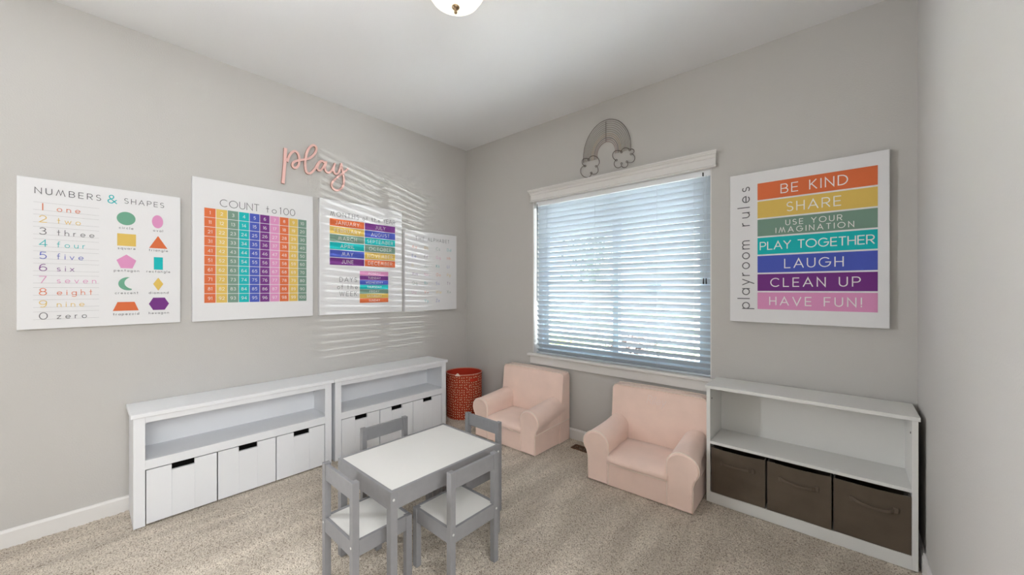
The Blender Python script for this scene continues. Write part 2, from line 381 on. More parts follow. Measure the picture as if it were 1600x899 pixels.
g('k', .45, [(0, 1), (0, 0)], [(.4, .58), (0, .24)], [(.13, .34), (.45, 0)])
g('l', .02, [(.01, 1), (.01, 0)])
g('m', .8, [(0, .58), (0, 0)], [(0, .35)]+arc(.2, .38, .2, .2, 180, 0)+[(.4, 0)], [(.4, .35)]+arc(.6, .38, .2, .2, 180, 0)+[(.8, 0)])
g('n', .5, [(0, .58), (0, 0)], [(0, .3)]+arc(.25, .33, .25, .25, 180, 0)+[(.5, 0)])
g('o', .6, arc(.3, r_, .3, r_, 0, 360, 20))
g('p', .6, arc(.3, r_, .3, r_, 0, 360, 20), [(0, .58), (0, -.38)])
g('q', .6, arc(.3, r_, .3, r_, 0, 360, 20), [(.6, .58), (.6, -.38)])
g('r', .3, [(0, .58), (0, 0)], [(0, .3)]+arc(.22, .34, .22, .24, 180, 80))
g('s', .4, arc(.2, .43, .18, .15, 40, 270)+arc(.2, .14, .2, .14, 90, -140))
g('t', .36, [(.18, .95), (.18, 0)], [(0, .58), (.36, .58)])
g('u', .5, [(0, .58), (0, .25)]+arc(.25, .25, .25, .25, 180, 360)+[(.5, .58)], [(.5, .3), (.5, 0)])
g('v', .52, [(0, .58), (.26, 0), (.52, .58)])
g('w', .8, [(0, .58), (.2, 0), (.4, .5), (.6, 0), (.8, .58)])
g('x', .48, [(0, .58), (.48, 0)], [(.48, .58), (0, 0)])
g('y', .54, [(0, .58), (.27, 0)], [(.54, .58), (.12, -.38)])
g('z', .46, [(0, .58), (.46, .58), (0, 0), (.46, 0)])
g('0', .66, arc(.33, .5, .33, .5, 0, 360, 24))
g('1', .12, [(0, .9), (.12, 1), (.12, 0)])
g('2', .6, arc(.29, .7, .28, .3, 165, -25)+[(0, 0), (.6, 0)])
g('3', .56, arc(.27, .76, .24, .24, 150, -90)+arc(.27, .26, .29, .26, 90, -150))
g('4', .64, [(.48, 0), (.48, 1), (0, .28), (.64, .28)])
g('5', .58, [(.52, 1), (.12, 1), (.06, .56)]+arc(.27, .32, .3, .32, 120, -140))
g('6', .6, arc(.3, .3, .3, .3, 0, 360, 20), [(.02, .36)]+arc(.36, .5, .34, .5, 180, 70))
g('7', .56, [(0, 1), (.56, 1), (.16, 0)])
g('8', .58, arc(.29, .76, .24, .24, 0, 360, 20), arc(.29, .27, .29, .27, 0, 360, 20))
g('9', .6, arc(.3, .7, .3, .3, 0, 360, 20), [(.58, .64)]+arc(.24, .5, .34, .5, 0, -110))

def ribbon(mb, pts, t, z, mi=0, f=lambda u, v, z: (u, v, z)):
    P = [Vector((p[0], p[1])) for p in pts]; Q = [P[0]]
    for p in P[1:]:
        if (p-Q[-1]).length > 1e-6: Q.append(p)
    n = len(Q)
    if n < 2: return
    closed = (Q[0]-Q[-1]).length < 1e-5
    if closed: Q = Q[:-1]; n -= 1
    L = []; R = []
    for i in range(n):
        a = Q[(i-1) % n] if closed or i else None; b = Q[(i+1) % n] if closed or i < n-1 else None
        d0 = (Q[i]-a).normalized() if a is not None else None; d1 = (b-Q[i]).normalized() if b is not None else None
        if d0 is None: d0 = d1
        if d1 is None: d1 = d0
        n0 = Vector((-d0.y, d0.x)); n1 = Vector((-d1.y, d1.x)); m = n0+n1
        if m.length < .25: m = n1
        m.normalize(); k = 1/max(.35, m.dot(n1))
        ext = Vector((0, 0))
        if not closed and i == 0: ext = -d0*t*.4
        if not closed and i == n-1: ext = d1*t*.4
        L.append(Q[i]+ext+m*t/2*k); R.append(Q[i]+ext-m*t/2*k)
    vs = [f(p.x, p.y, z) for p in L]+[f(p.x, p.y, z) for p in R]
    fs = [(i, n+i, n+(i+1) % n, (i+1) % n) for i in range(n if closed else n-1)]
    mb.add(vs, fs, mi)
def twidth(s, h, sp, xs): return sum(G[c][0]*h*xs for c in s)+sp*(len(s)-1)
def text(mb, s, x, y, h, t, z, width=None, sp=None, xs=1.0, align='l', mi=0, rot=False, slant=0):
    """x,y = start (or centre) on the baseline; width stretches the letter spacing to fit"""
    if sp is None: sp = .3*h
    if width is not None and len(s) > 1:
        nat = twidth(s, h, 0, xs)
        if nat > width*.93: xs *= width*.85/nat; nat = width*.85
        sp = (width-nat)/(len(s)-1)
    if align == 'c': x0 = -twidth(s, h, sp, xs)/2
    else: x0 = 0
    for c in s:
        w, pls = G[c]
        for pl in pls:
            pts = [(x0+px*h*xs+slant*py*h, py*h) for px, py in pl]
            if rot: pts = [(x-b, y+a) for a, b in pts]
            else: pts = [(x+a, y+b) for a, b in pts]
            mb.k = getattr(mb, 'k', 0)+1
            ribbon(mb, pts, t, z+(mb.k % 7)*5e-5, mi)
        x0 += w*h*xs+sp
def rect(mb, u0, v0, u1, v1, z, mi=0): mb.add([(u0, v0, z), (u1, v0, z), (u1, v1, z), (u0, v1, z)], [(0, 1, 2, 3)], mi)
def poly(mb, pts, z, mi=0): mb.add([(a, b, z) for a, b in pts], [tuple(range(len(pts)))], mi)

LEFTM = lambda y, z, x=.001: Matrix(((0, 0, 1, x), (1, 0, 0, y), (0, 1, 0, z), (0, 0, 0, 1)))
BACKM = lambda x, z, y=-.001: Matrix(((1, 0, 0, x), (0, 0, -1, y), (0, 1, 0, z), (0, 0, 0, 1)))
D = .034
Z1, Z2 = D+.0007, D+.0014
def canvas(M, w, h, label, group='printed canvases hung on the walls'):
    t = thing('printed_canvas', label, 'canvas print', mat4=M, group=group)
    bx(0, 0, 0, w, h, D).build('canvas_panel', M_canvas, t, bevel=.003, smooth=True)
    return t

# numbers and shapes
c1 = canvas(LEFTM(-2.943, 1.052), .606, .757, 'white canvas of numbers and shapes, leftmost on the left wall')
t = MB()
text(t, 'NUMBERS', .056, .680, .029, .0028, Z2, width=.222)
text(t, 'SHAPES', .368, .682, .027, .0026, Z2, width=.163)
t.build('title_lettering', M_ink, c1)
t = MB(); text(t, '&', .304, .674, .044, .0042, Z2, xs=.95); t.build('ampersand', M_teal, c1, label='teal ampersand')
rl = MB()
words = ['one', 'two', 'three', 'four', 'five', 'six', 'seven', 'eight', 'nine', 'zero']
wcol = [M_orange, M_yellow, M_ink, M_teal, M_blue, M_purple, M_rose, M_orange, M_yellow, M_ink]
for k, wd in enumerate(words):
    zb = .598-k*.0611
    rect(rl, .05, zb-.0004, .272, zb+.0006, Z1); rect(rl, .05, zb+.038, .272, zb+.039, Z1)
    t = MB(); dg = str((k+1) % 10)
    if dg == '1': text(t, 'I', .080, zb+.001, .033, .0032, Z2)
    else: text(t, dg, .070, zb+.001, .033, .003, Z2, xs=1.15)
    text(t, wd, .127, zb+.001, .028, .0023, Z2, sp=.0165, xs=.92)
    t.build('number_word', wcol[k], c1)
rl.build('ruled_lines', M_rule, c1)
def ell(cx, cy, rx, ry, n=40): return arc(cx, cy, rx, ry, 0, 360, n)[:-1]
cres = arc(.383, .231, .039, .037, 95, 290, 20)+arc(.408, .236, .040, .035, 255, 118, 16)
shp = [('circle', ell(.375, .597, .037, .037), M_green, .375, .538), ('oval', ell(.504, .596, .024, .038), M_rose, .506, .538),
       ('square', [(.340, .443), (.414, .443), (.414, .511), (.340, .511)], M_yellow, .377, .424), ('triangle', [(.468, .440), (.547, .440), (.506, .513)], M_orange, .508, .422),
       ('pentagon', [(.354, .318), (.400, .318), (.415, .363), (.376, .395), (.337, .363)], M_rose, .377, .299), ('rectangle', [(.488, .315), (.527, .315), (.527, .388), (.488, .388)], M_teal, .508, .298),
       ('crescent', cres, M_green, .377, .174), ('diamond', [(.507, .192), (.529, .231), (.507, .268), (.485, .231)], M_yellow, .509, .174),
       ('trapezoid', [(.323, .080), (.425, .080), (.408, .129), (.341, .129)], M_orange, .375, .056), ('hexagon', [(.485, .079), (.535, .079), (.554, .115), (.535, .151), (.485, .151), (.467, .115)], M_purple, .510, .056)]
lb = MB()
for nm, pts, m, lx, lz in shp:
    t = MB(); poly(t, pts, Z1); t.build('printed_'+nm, m, c1, label=m.name.replace('print ', '')+' printed '+nm)
    text(lb, nm, lx, lz, .0125, .0016, Z2, sp=.0062, align='c')
lb.build('shape_captions', M_ink, c1)

# count to 100
c2 = canvas(LEFTM(-2.282, 1.05), .708, .904, 'white canvas counting to 100 in coloured columns, under the word sign')
t = MB(); text(t, 'COUNT', .139, .738, .045, .0035, Z2, width=.215); text(t, 'to', .398, .738, .045, .0033, Z2, sp=.02); text(t, '1', .483, .738, .046, .0035, Z2); text(t, '00', .507, .738, .046, .0035, Z2, sp=.010, xs=1.05)
t.build('title_lettering', M_ink, c2)
cols10 = [M_orange, M_yellow, M_sage, M_teal, M_blue, M_purple, M_rose, M_orange, M_yellow, M_sage]
cell = .0605
for cix in range(10):
    t = MB(); tt = MB()
    for r in range(10):
        u0 = .057+cix*cell; v1 = .719-r*cell
        rect(t, u0+.0017, v1-cell+.0017, u0+cell-.0017, v1-.0017, Z1)
        text(tt, str(r*10+cix+1), u0+cell/2, v1-cell/2-.0095, .019, .0023, Z2, sp=.006, align='c', xs=1.0)
    o = t.build('number_column', cols10[cix], c2, label=cols10[cix].name.replace('print ', '')+' column of ten numbered squares')
    tt.build('numerals', M_wink, o)

# months and days
c3 = canvas(LEFTM(-1.528, 1.05), .720, .907, 'white canvas listing months and days of the week, with blind stripes across it')
t = MB(); text(t, 'MONTHS', .081, .780, .034, .003, Z2, width=.232); text(t, 'of', .346, .780, .032, .0028, Z2, sp=.012); text(t, 'the', .424, .780, .032, .0028, Z2, sp=.016)
text(t, 'YEAR', .530, .780, .034, .003, Z2, width=.118)
text(t, 'DAYS', .154, .262, .035, .003, Z2, width=.142); text(t, 'of', .136, .204, .034, .0028, Z2, sp=.012); text(t, 'the', .216, .204, .034, .0028, Z2, sp=.018); text(t, 'WEEK', .154, .148, .034, .003, Z2, width=.142)
t.build('title_lettering', M_ink, c3)
def band(par, u0, v0, u1, v1, m, s, h, tk, width=None, lines=None):
    t = MB(); rect(t, u0, v0, u1, v1, Z1); o = t.build('colour_band', m, par, label=m.name.replace('print ', '')+' printed band')
    tt = MB()
    for (ss, yy, ww) in (lines or [(s, (v0+v1)/2-h/2, width)]): text(tt, ss, (u0+u1)/2, yy, h, tk, Z2, width=ww, sp=h*.4, align='c')
    tt.build('lettering', M_wink, o)
rp = (.760-.390)/6
for k, (a, ma, b, mb_) in enumerate([('JANUARY', M_orange, 'JULY', M_purple), ('FEBRUARY', M_yellow, 'AUGUST', M_blue), ('MARCH', M_sage, 'SEPTEMBER', M_teal), ('APRIL', M_teal, 'OCTOBER', M_sage), ('MAY', M_blue, 'NOVEMBER', M_yellow), ('JUNE', M_purple, 'DECEMBER', M_orange)]):
    v1 = .760-k*rp
    band(c3, .077, v1-rp+.005, .3595, v1, ma, a, .027, .0028); band(c3, .365, v1-rp+.005, .649, v1, mb_, b, .027, .0028)
rp = (.354-.087)/7
for k, (a, m) in enumerate([('MONDAY', M_rose), ('TUESDAY', M_purple), ('WEDNESDAY', M_blue), ('THURSDAY', M_teal), ('FRIDAY', M_sage), ('SATURDAY', M_yellow), ('SUNDAY', M_orange)]):
    v1 = .354-k*rp; band(c3, .321, v1-rp+.0015, .582, v1, m, a, .016, .0022)

# alphabet
c4 = canvas(LEFTM(-.777, 1.046), .614, .757, 'white canvas of the alphabet, smallest print nearest the room corner')
t = MB(); text(t, 'THE', .112, .672, .030, .0028, Z2, width=.100); text(t, 'ALPHABET', .250, .672, .030, .0028, Z2, width=.265); t.build('title_lettering', M_ink, c4)
cyc = [M_orange, M_yellow, M_sage, M_teal, M_blue, M_purple, M_rose]
for k in range(26):
    r, c = divmod(k, 4)
    if k >= 24: c += 1
    t = MB(); ch = chr(65+k)
    text(t, ch+ch.lower(), .075+c*.138, .590-r*.0848, .027, .0022, Z2, sp=.012)
    t.build('letter_pair', cyc[k % 7], c4)

# playroom rules
c5 = canvas(BACKM(2.517, 1.052), .714, .909, 'white canvas of playroom rules in seven coloured bands, right of the window')
t = MB(); text(t, 'playroom', .105, .082, .062, .0052, Z2, width=.415, rot=True); text(t, 'rules', .105, .590, .062, .0052, Z2, width=.235, rot=True)
t.build('title_lettering', M_ink, c5)
rp = (.837-.081+.009)/7
ru = [(M_orange, 'BE KIND', .29, .050), (M_yellow, 'SHARE', .235, .050), (M_sage, None, 0, 0), (M_teal, 'PLAY TOGETHER', .495, .044), (M_blue, 'LAUGH', .255, .050), (M_purple, 'CLEAN UP', .39, .048), (M_rose, 'HAVE FUN!', .40, .046)]
for k, (m, s, w, h) in enumerate(ru):
    v1 = .837-k*rp; v0 = v1-rp+.009
    if s: band(c5, .147, v0, .670, v1, m, s, h, .0052, w)
    else: band(c5, .147, v0, .670, v1, m, '', .029, .0034, lines=[('USE YOUR', v0+.054, .245), ('IMAGINATION', v0+.013, .34)])

# ------------------------------------------------------------------ word sign "play"
sg = thing('word_sign', 'pink script wall sign reading play above the canvases', 'sign', mat4=LEFTM(0, 0))
def slab(name, pts, w, par, z0=.006, z1=.018, m=M_signpink):
    P = smooth_path([(a, b, 0) for a, b in pts], 5); mb = MB()
    n = len(P); L = []; R = []
    for i in range(n):
        d = (P[min(n-1, i+1)]-P[max(0, i-1)]).normalized(); nn = Vector((-d.y, d.x, 0))
        e = -d*w*.35 if i == 0 else (d*w*.35 if i == n-1 else Vector((0, 0, 0)))
        L.append(P[i]+nn*w/2+e); R.append(P[i]-nn*w/2+e)
    mb.loft([[(L[i].x, L[i].y, z0+i*2e-5), (R[i].x, R[i].y, z0+i*2e-5), (R[i].x, R[i].y, z1+i*2e-5), (L[i].x, L[i].y, z1+i*2e-5)] for i in range(n)])
    mb.m = [(1 if f % 4 in (1, 3) else 0) for f in range(len(mb.f)-2)]+[1, 1]
    return mb.build(name, [m, M_signedge], par)
pb = [(-1.745, 2.185), (-1.734, 2.222), (-1.717, 2.253), (-1.695, 2.270), (-1.674, 2.258), (-1.665, 2.220), (-1.669, 2.178), (-1.684, 2.152), (-1.702, 2.148), (-1.711, 2.162), (-1.705, 2.184), (-1.680, 2.203), (-1.640, 2.221), (-1.595, 2.243), (-1.562, 2.280), (-1.545, 2.318), (-1.548, 2.344), (-1.568, 2.350), (-1.591, 2.328), (-1.612, 2.285), (-1.621, 2.235), (-1.624, 2.185), (-1.618, 2.143), (-1.604, 2.128), (-1.583, 2.136), (-1.555, 2.172), (-1.528, 2.226), (-1.505, 2.246), (-1.483, 2.238)]
slab('letter_stem', [(-1.757, 2.268), (-1.763, 2.146), (-1.773, 2.023)], .021, sg)
slab('joined_letters', pb, .016, sg, .0062, .0182)
slab('letter_a', [(-1.486, 2.244), (-1.510, 2.240), (-1.528, 2.216), (-1.536, 2.188), (-1.528, 2.168), (-1.508, 2.176), (-1.488, 2.210), (-1.470, 2.250), (-1.480, 2.205), (-1.472, 2.175), (-1.450, 2.168), (-1.424, 2.196), (-1.403, 2.249)], .015, sg, .0064, .0184)
slab('letter_y', [(-1.403, 2.250), (-1.413, 2.205), (-1.402, 2.172), (-1.380, 2.178), (-1.365, 2.213), (-1.352, 2.261)], .015, sg, .0066, .0186)
slab('letter_tail', [(-1.352, 2.263), (-1.342, 2.210), (-1.331, 2.149), (-1.334, 2.101), (-1.355, 2.060), (-1.391, 2.041), (-1.421, 2.054), (-1.427, 2.087), (-1.406, 2.122), (-1.365, 2.166), (-1.330, 2.200), (-1.299, 2.234)], .015, sg, .0068, .0188)

# ------------------------------------------------------------------ rainbow wall art of wire
rb = thing('wire_rainbow', 'wire rainbow with cloud ends hung above the window', 'wall decoration', mat4=BACKM(0, 0))
rcols = [M_wire]+[mat('wire grey', (134, 124, 114), .5)]*4+[mat('wire sage', (138, 132, 112), .5)]*2+[mat('wire ochre', (176, 142, 92), .5)]*2+[mat('wire taupe', (112, 92, 86), .5)]+[mat('wire rust', (138, 88, 82), .5)]*2
NR = len(rcols)
for k in range(NR):
    f = k/(NR-1); rx0 = .203*(1-f)+.078*f; top = .257*(1-f)+.085*f
    pts = [(1.652-rx0, 2.290, .012)]+[(1.652+rx0*math.cos(a), 2.324+top*math.sin(a), .012) for a in [PI*(1-i/24) for i in range(25)]]+[(1.652+rx0, 2.300, .012)]
    MB().tube(pts, .0020 if k in (0, NR-3) else .0015, 6).build('rainbow_wire', rcols[k], rb, smooth=True)
MB().tube([(1.652, 2.570, .013), (1.652, 2.412, .013)], .0017, 6).build('cross_brace', M_wire, rb)
CL = [(1.4587, 2.2619), (1.4479, 2.2717), (1.4407, 2.2827), (1.4364, 2.2939), (1.4366, 2.3048), (1.4413, 2.3138), (1.4499, 2.3198), (1.4611, 2.3219), (1.4734, 2.3199), (1.4861, 2.3154), (1.4986, 2.3073), (1.5044, 2.3056), (1.5078, 2.3005), (1.5067, 2.2955), (1.5017, 2.2936), (1.4958, 2.2959), (1.4923, 2.3011), (1.4935, 2.3061), (1.4986, 2.3073), (1.5075, 2.3196), (1.5228, 2.3262), (1.5417, 2.3246), (1.5605, 2.3172), (1.5768, 2.3048), (1.5888, 2.289), (1.5951, 2.2716), (1.5949, 2.2548), (1.5866, 2.2416), (1.5729, 2.2342), (1.5717, 2.2295), (1.5664, 2.2283), (1.5608, 2.2312), (1.5583, 2.2365), (1.5602, 2.2411), (1.5655, 2.2423), (1.5711, 2.2393), (1.5729, 2.2342), (1.5795, 2.2222), (1.5829, 2.2111), (1.5847, 2.2005), (1.5829, 2.1907), (1.5777, 2.1826), (1.5695, 2.177), (1.5591, 2.1745), (1.5476, 2.1754), (1.5356, 2.1784), (1.5236, 2.1846), (1.5179, 2.1864), (1.5147, 2.1915), (1.5161, 2.1965), (1.5212, 2.1982), (1.527, 2.1959), (1.5302, 2.1907), (1.5288, 2.1858), (1.5236, 2.1846), (1.5171, 2.1691), (1.5006, 2.1601), (1.4786, 2.1626), (1.4572, 2.1721), (1.4392, 2.1873), (1.4271, 2.2064), (1.4226, 2.2266), (1.4263, 2.2453), (1.4402, 2.2575), (1.4587, 2.2619), (1.4611, 2.2661), (1.467, 2.2662), (1.4723, 2.2624), (1.4739, 2.2568), (1.4708, 2.2528), (1.4649, 2.2527), (1.4596, 2.2565)]
CR = [(1.7341, 2.2449), (1.7219, 2.2566), (1.7136, 2.2699), (1.7087, 2.2837), (1.7088, 2.297), (1.714, 2.3083), (1.7235, 2.3161), (1.7362, 2.3193), (1.7503, 2.3176), (1.7648, 2.3127), (1.7791, 2.3035), (1.7842, 2.3025), (1.7877, 2.298), (1.7874, 2.293), (1.7835, 2.2906), (1.7781, 2.2921), (1.7746, 2.2967), (1.7749, 2.3017), (1.7791, 2.3035), (1.7827, 2.3102), (1.788, 2.3154), (1.7942, 2.3195), (1.8015, 2.3217), (1.8097, 2.3222), (1.8181, 2.3207), (1.8265, 2.3175), (1.8343, 2.3126), (1.8424, 2.3074), (1.8509, 2.3009), (1.8538, 2.2964), (1.8525, 2.2919), (1.848, 2.2905), (1.843, 2.2931), (1.8404, 2.298), (1.8418, 2.3024), (1.8463, 2.3038), (1.8509, 2.3009), (1.8579, 2.3023), (1.865, 2.301), (1.8717, 2.298), (1.8773, 2.2929), (1.8809, 2.2865), (1.882, 2.2798), (1.8803, 2.2738), (1.8762, 2.2696), (1.8706, 2.2665), (1.8631, 2.2657), (1.8641, 2.2608), (1.8608, 2.2578), (1.8557, 2.2586), (1.8517, 2.2627), (1.8513, 2.2677), (1.8546, 2.2707), (1.8597, 2.2699), (1.8631, 2.2657), (1.8739, 2.258), (1.8819, 2.2475), (1.8865, 2.2358), (1.8872, 2.2242), (1.8839, 2.2139), (1.8769, 2.2061), (1.867, 2.2018), (1.8553, 2.2013), (1.8428, 2.2033), (1.8293, 2.2087), (1.8248, 2.2076), (1.82, 2.2108), (1.8182, 2.2159), (1.8205, 2.2199), (1.8254, 2.2204), (1.8301, 2.2173), (1.8319, 2.2122), (1.8293, 2.2087), (1.8323, 2.1993), (1.8322, 2.19), (1.8283, 2.1822), (1.8216, 2.1768), (1.8127, 2.1744), (1.8029, 2.1754), (1.7931, 2.1796), (1.7846, 2.1865), (1.7801, 2.1958), (1.7803, 2.2046), (1.7761, 2.2083), (1.7758, 2.2134), (1.7794, 2.2164), (1.7847, 2.2155), (1.7887, 2.2113), (1.789, 2.2062), (1.7854, 2.2032), (1.7803, 2.2046), (1.7798, 2.1937), (1.7729, 2.1854), (1.7615, 2.1827), (1.7487, 2.1848), (1.7366, 2.1914), (1.7272, 2.2017), (1.7219, 2.2138), (1.7217, 2.2259), (1.7259, 2.2365), (1.7341, 2.2449), (1.7341, 2.2498), (1.7383, 2.252), (1.7437, 2.2503), (1.7471, 2.2456), (1.7466, 2.2407), (1.7424, 2.2384), (1.737, 2.2401)]
for pts in (CL, CR): MB().tube([(a, b, .014) for a, b in pts], .0023, 6, closed=True).build('wire_cloud', M_wire, rb, smooth=True)

# ------------------------------------------------------------------ ceiling light
CL = thing('ceiling_light', 'small domed glass ceiling light with a nickel finial', 'ceiling light', (1.668, -1.553, 0))
MB().lathe([(0, 2.738), (.15, 2.738), (.152, 2.715), (.140, 2.70), (0, 2.70)], 40).build('canopy', M_metal, CL, smooth=True)
MB().lathe([(.137, 2.698), (.141, 2.692), (.134, 2.668), (.114, 2.638), (.080, 2.614), (.04, 2.602), (0, 2.600)], 40).build('glass_bowl', M_bowl, CL, smooth=True)
MB().lathe([(0, 2.604), (.018, 2.602), (.019, 2.596), (.013, 2.589), (.006, 2.585), (.0045, 2.581), (.008, 2.577), (.008, 2.571), (.004, 2.566), (0, 2.565)], 20).build('finial', M_metal, CL, smooth=True)

# ------------------------------------------------------------------ white drawer units on the left wall
def drawer_unit(y0, Wd, label):
    t = thing('storage_unit', label, 'storage cabinet', (.016, y0, 0), group='white storage units along the left wall')
    F = .272; st = .045; H = .578
    bx(0, 0, 0, F-.018, .018, H).build('side_panel', M_white, t); bx(0, Wd-.018, 0, F-.018, Wd, H).build('side_panel', M_white, t)
    bx(-.012, -.011, H, F+.016, Wd+.011, H+.022).build('top_board', M_white, t, bevel=.002)
    bx(0, .018, .02, .006, Wd-.018, H).build('back_panel', M_white, t)
    bx(.006, .018, .325, F-.019, Wd-.018, .345).build('shelf', M_white, t)
    for a in (0, Wd-st): bx(F-.018, a, 0, F, a+st, H).build('front_stile', M_white, t, bevel=.001)
    bx(F-.018, st, .545, F, Wd-st, H).build('front_rail', M_white, t, bevel=.001); bx(F-.018, st, .296, F, Wd-st, .345).build('front_rail', M_white, t, bevel=.001)
    op = Wd-2*st; dw = (op-.004*2-.006*2)/3
    for k in range(3):
        a = st+.004+k*(dw+.006); b = a+dw; zt = .290; c = (a+b)/2; s = .049
        dz = MB()
        dz.box(.03, a+.006, .01, F-.022, a+.014, .25); dz.box(.03, b-.014, .01, F-.022, b-.006, .25); dz.box(.03, a+.014, .01, F-.022, b-.014, .02); dz.box(.03, a+.014, .02, .038, b-.014, .25)
        o = dz.build('drawer', M_white, t)
        bx(F-.022, a+.012, .02, F-.0205, b-.012, zt-.001).build('slot_shade', M_black, o, label='black sheet painted in for the shade inside the grip slot')  # black sheet stands in for the shade inside the slot
        x0, x1 = F-.020, F-.003
        for (p0, p1, z1) in ((a, c-s-.0001, zt), (c-s+.0001, c+s-.0001, zt-.030), (c+s+.0001, b, zt)):
            bx(x0, p0, .006, x1, p1, z1).build('front_board', M_white, o, bevel=.0009, seg=1)
    return t
drawer_unit(-2.556, 1.012, 'white three-drawer storage unit nearest the camera on the left wall')
drawer_unit(-1.519, 1.012, 'white three-drawer storage unit beside the red dotted hamper')

# ------------------------------------------------------------------ white shelf with brown bins
sh = thing('shelf_unit', 'low white shelf unit right of the window holding brown fabric bins', 'shelf', (2.445, -.016, 0))
Wd, Dp, H = .860, .272, .668
for a in (0, Wd-.02): bx(a, -Dp, 0, a+.02, 0, H).build('side_panel', M_lam, sh, bevel=.001)
bx(-.006, -Dp-.008, H, Wd+.006, 0, H+.018).build('top_board', M_lam, sh, bevel=.0015)
bx(.02, -.006, .05, Wd-.02, 0, H).build('back_panel', M_lam, sh)
bx(.02, -Dp, .344, Wd-.02, -.006, .360).build('shelf', M_lam, sh, bevel=.001)
bx(.02, -Dp+.004, .048, Wd-.02, -.006, .062).build('bottom_shelf', M_lam, sh)
bx(.02, -Dp, 0, Wd-.02, -Dp+.014, .0615).build('plinth', M_lam, sh)
for a in (.0205, Wd-.0225): bx(a, -Dp+.03, .60, a+.002, -Dp+.036, .608).build('screw_cap', M_dark, sh)
labs = ['brown fabric bin at the left of the white shelf, beside the pink armchair', 'brown fabric bin in the middle of the white shelf', 'brown fabric bin at the right end of the white shelf']
for k, (a, b) in enumerate(((2.470, 2.736), (2.745, 3.011), (3.018, 3.284))):
    w = b-a; t = thing('fabric_bin', labs[k], 'storage bin', (a, -.284, .0625), group='brown fabric bins in the white shelf')
    hh = .261; n = 18
    # front panel with a slightly sagging top edge and soft billow
    fr = MB(); rings = []
    for i in range(n+1):
        u = i/n; sag = .006*math.sin(PI*u)*(1, .8, .7)[k]
        rings.append([(u*w, -.002-.004*math.sin(PI*u)*math.sin(PI*v/10)-.0015*math.sin(6*u+k*2+v), (hh-sag)*v/10) for v in range(11)]+[(u*w, .004, (hh-sag)*v/10) for v in range(10, -1, -1)])
    fr.loft(rings).build('front_panel', M_bin, t, smooth=True, bevel=.001, seg=1)
    bd = MB(); bd.box(.0015, .004, 0, .006, .25, hh-.004); bd.box(w-.006, .004, 0, w-.0015, .25, hh-.004); bd.box(.006, .246, 0, w-.006, .25, hh-.004); bd.box(.006, .004, 0, w-.006, .246, .004)
    bd.build('bin_body', M_bin, t)
    z = .186; hx0 = w/2-.070+(0, .0, .008)[k]; hx1 = hx0+.14; L = []
    for i in range(13):
        u = i/12; bow = math.sin(PI*u); x = hx0+u*(hx1-hx0)
        yy = -.009-.016*bow**.5; zz = z+.004*math.sin(3*u+k)-.010*bow*(.3, .8, 1.0)[k]; hw = .0085-.003*bow
        L.append([(x, yy, zz-hw), (x, yy-.003, zz-hw), (x, yy-.003-.002*bow, zz+hw), (x, yy, zz+hw)])
    MB().loft(L).build('handle', M_binedge, t, smooth=False)
    for q_ in (hx0-.014, hx1-.004):
        bx(q_, -.010, z-.013, q_+.018, -.0035, z+.011).build('handle_tab', M_binedge, t, bevel=.001)

# ------------------------------------------------------------------ floor register
vt = thing('floor_register', 'brown metal floor register by the baseboard between the pink armchairs', 'vent', (1.432, -.178, 0))
f = MB(); f.box(0, 0, -.004, .27, .012, .005); f.box(0, .066, -.004, .27, .078, .005); f.box(0, .012, -.004, .014, .066, .005); f.box(.256, .012, -.004, .27, .066, .005)
f.build('vent_frame', M_vent, vt, bevel=.001); bx(.014, .012, -.006, .256, .066, -.002).build('duct_shade', M_black, vt)  # flat black plate painted in for the shade below the vent slats
for k in range(22): bx(.018+k*.011, .012, -.001, .0215+k*.011, .066, .0035).build('vent_slat', M_vent, vt)

# ------------------------------------------------------------------ red dotted hamper
HR, HZ = .178, .430
hp = thing('laundry_hamper', 'round red hamper with pale dots standing in the room corner', 'hamper', (.200, -.205, 0))
n = 64; rings = []; zs = [0]+[HZ*i/10 for i in range(1, 11)]
def hr(z, k): return HR*(.955+.045*z/HZ)+.002*math.sin(5*k*2*PI/n+z*20)
mb = MB()
mb.loft([[(hr(z, k)*math.cos(2*PI*k/n), hr(z, k)*math.sin(2*PI*k/n), z) for k in range(n)] for z in zs], cap=False)
o = mb.build('dotted_cover', dots_mat(), hp, smooth=True)
uvl = o.data.uv_layers.new(name='UVMap'); P_ = .0235
for pl in o.data.polygons:
    ks = [(o.data.loops[li].vertex_index % n) for li in pl.loop_indices]; wrap = (max(ks)-min(ks)) > n/2
    for li in pl.loop_indices:
        vi = o.data.loops[li].vertex_index; k = vi % n; k = n if (wrap and k == 0) else k
        uvl.data[li].uv = (k/n*2*PI*HR/P_, o.data.vertices[vi].co.z/P_)
MB().lathe([(0, .012), (HR*.94, .012), (HR*.955, .1), (HR-.008, HZ-.004)], n).build('lining', M_redin, hp, smooth=True, label='plain red inner lining')
MB().lathe([(0, .0), (HR*.955, 0), (HR*.955, .004), (0, .004)], n).build('base', M_redin, hp)
MB().tube([((HR-.002)*math.cos(a), (HR-.002)*math.sin(a), HZ) for a in [2*PI*k/n for k in range(n)]], .0045, 8, closed=True).build('rim', mat('rim piping', (214, 150, 132), .8), hp, smooth=True, label='pale red rolled rim')
def strap(a0, a1, z, drop, m, nm, lab):
    R = []
    for i in range(13):
        u = i/12; a = a0+(a1-a0)*u; rr = HR+.004+.006*math.sin(PI*u); zz = z-drop*math.sin(PI*u)**.6
        c, s = math.cos(a), math.sin(a); R.append([(rr*c, rr*s, zz-.012), ((rr+.004)*c, (rr+.004)*s, zz-.012), ((rr+.004)*c, (rr+.004)*s, zz+.012), (rr*c, rr*s, zz+.012)])
    MB().loft(R).build(nm, m, hp, smooth=False, label=lab)
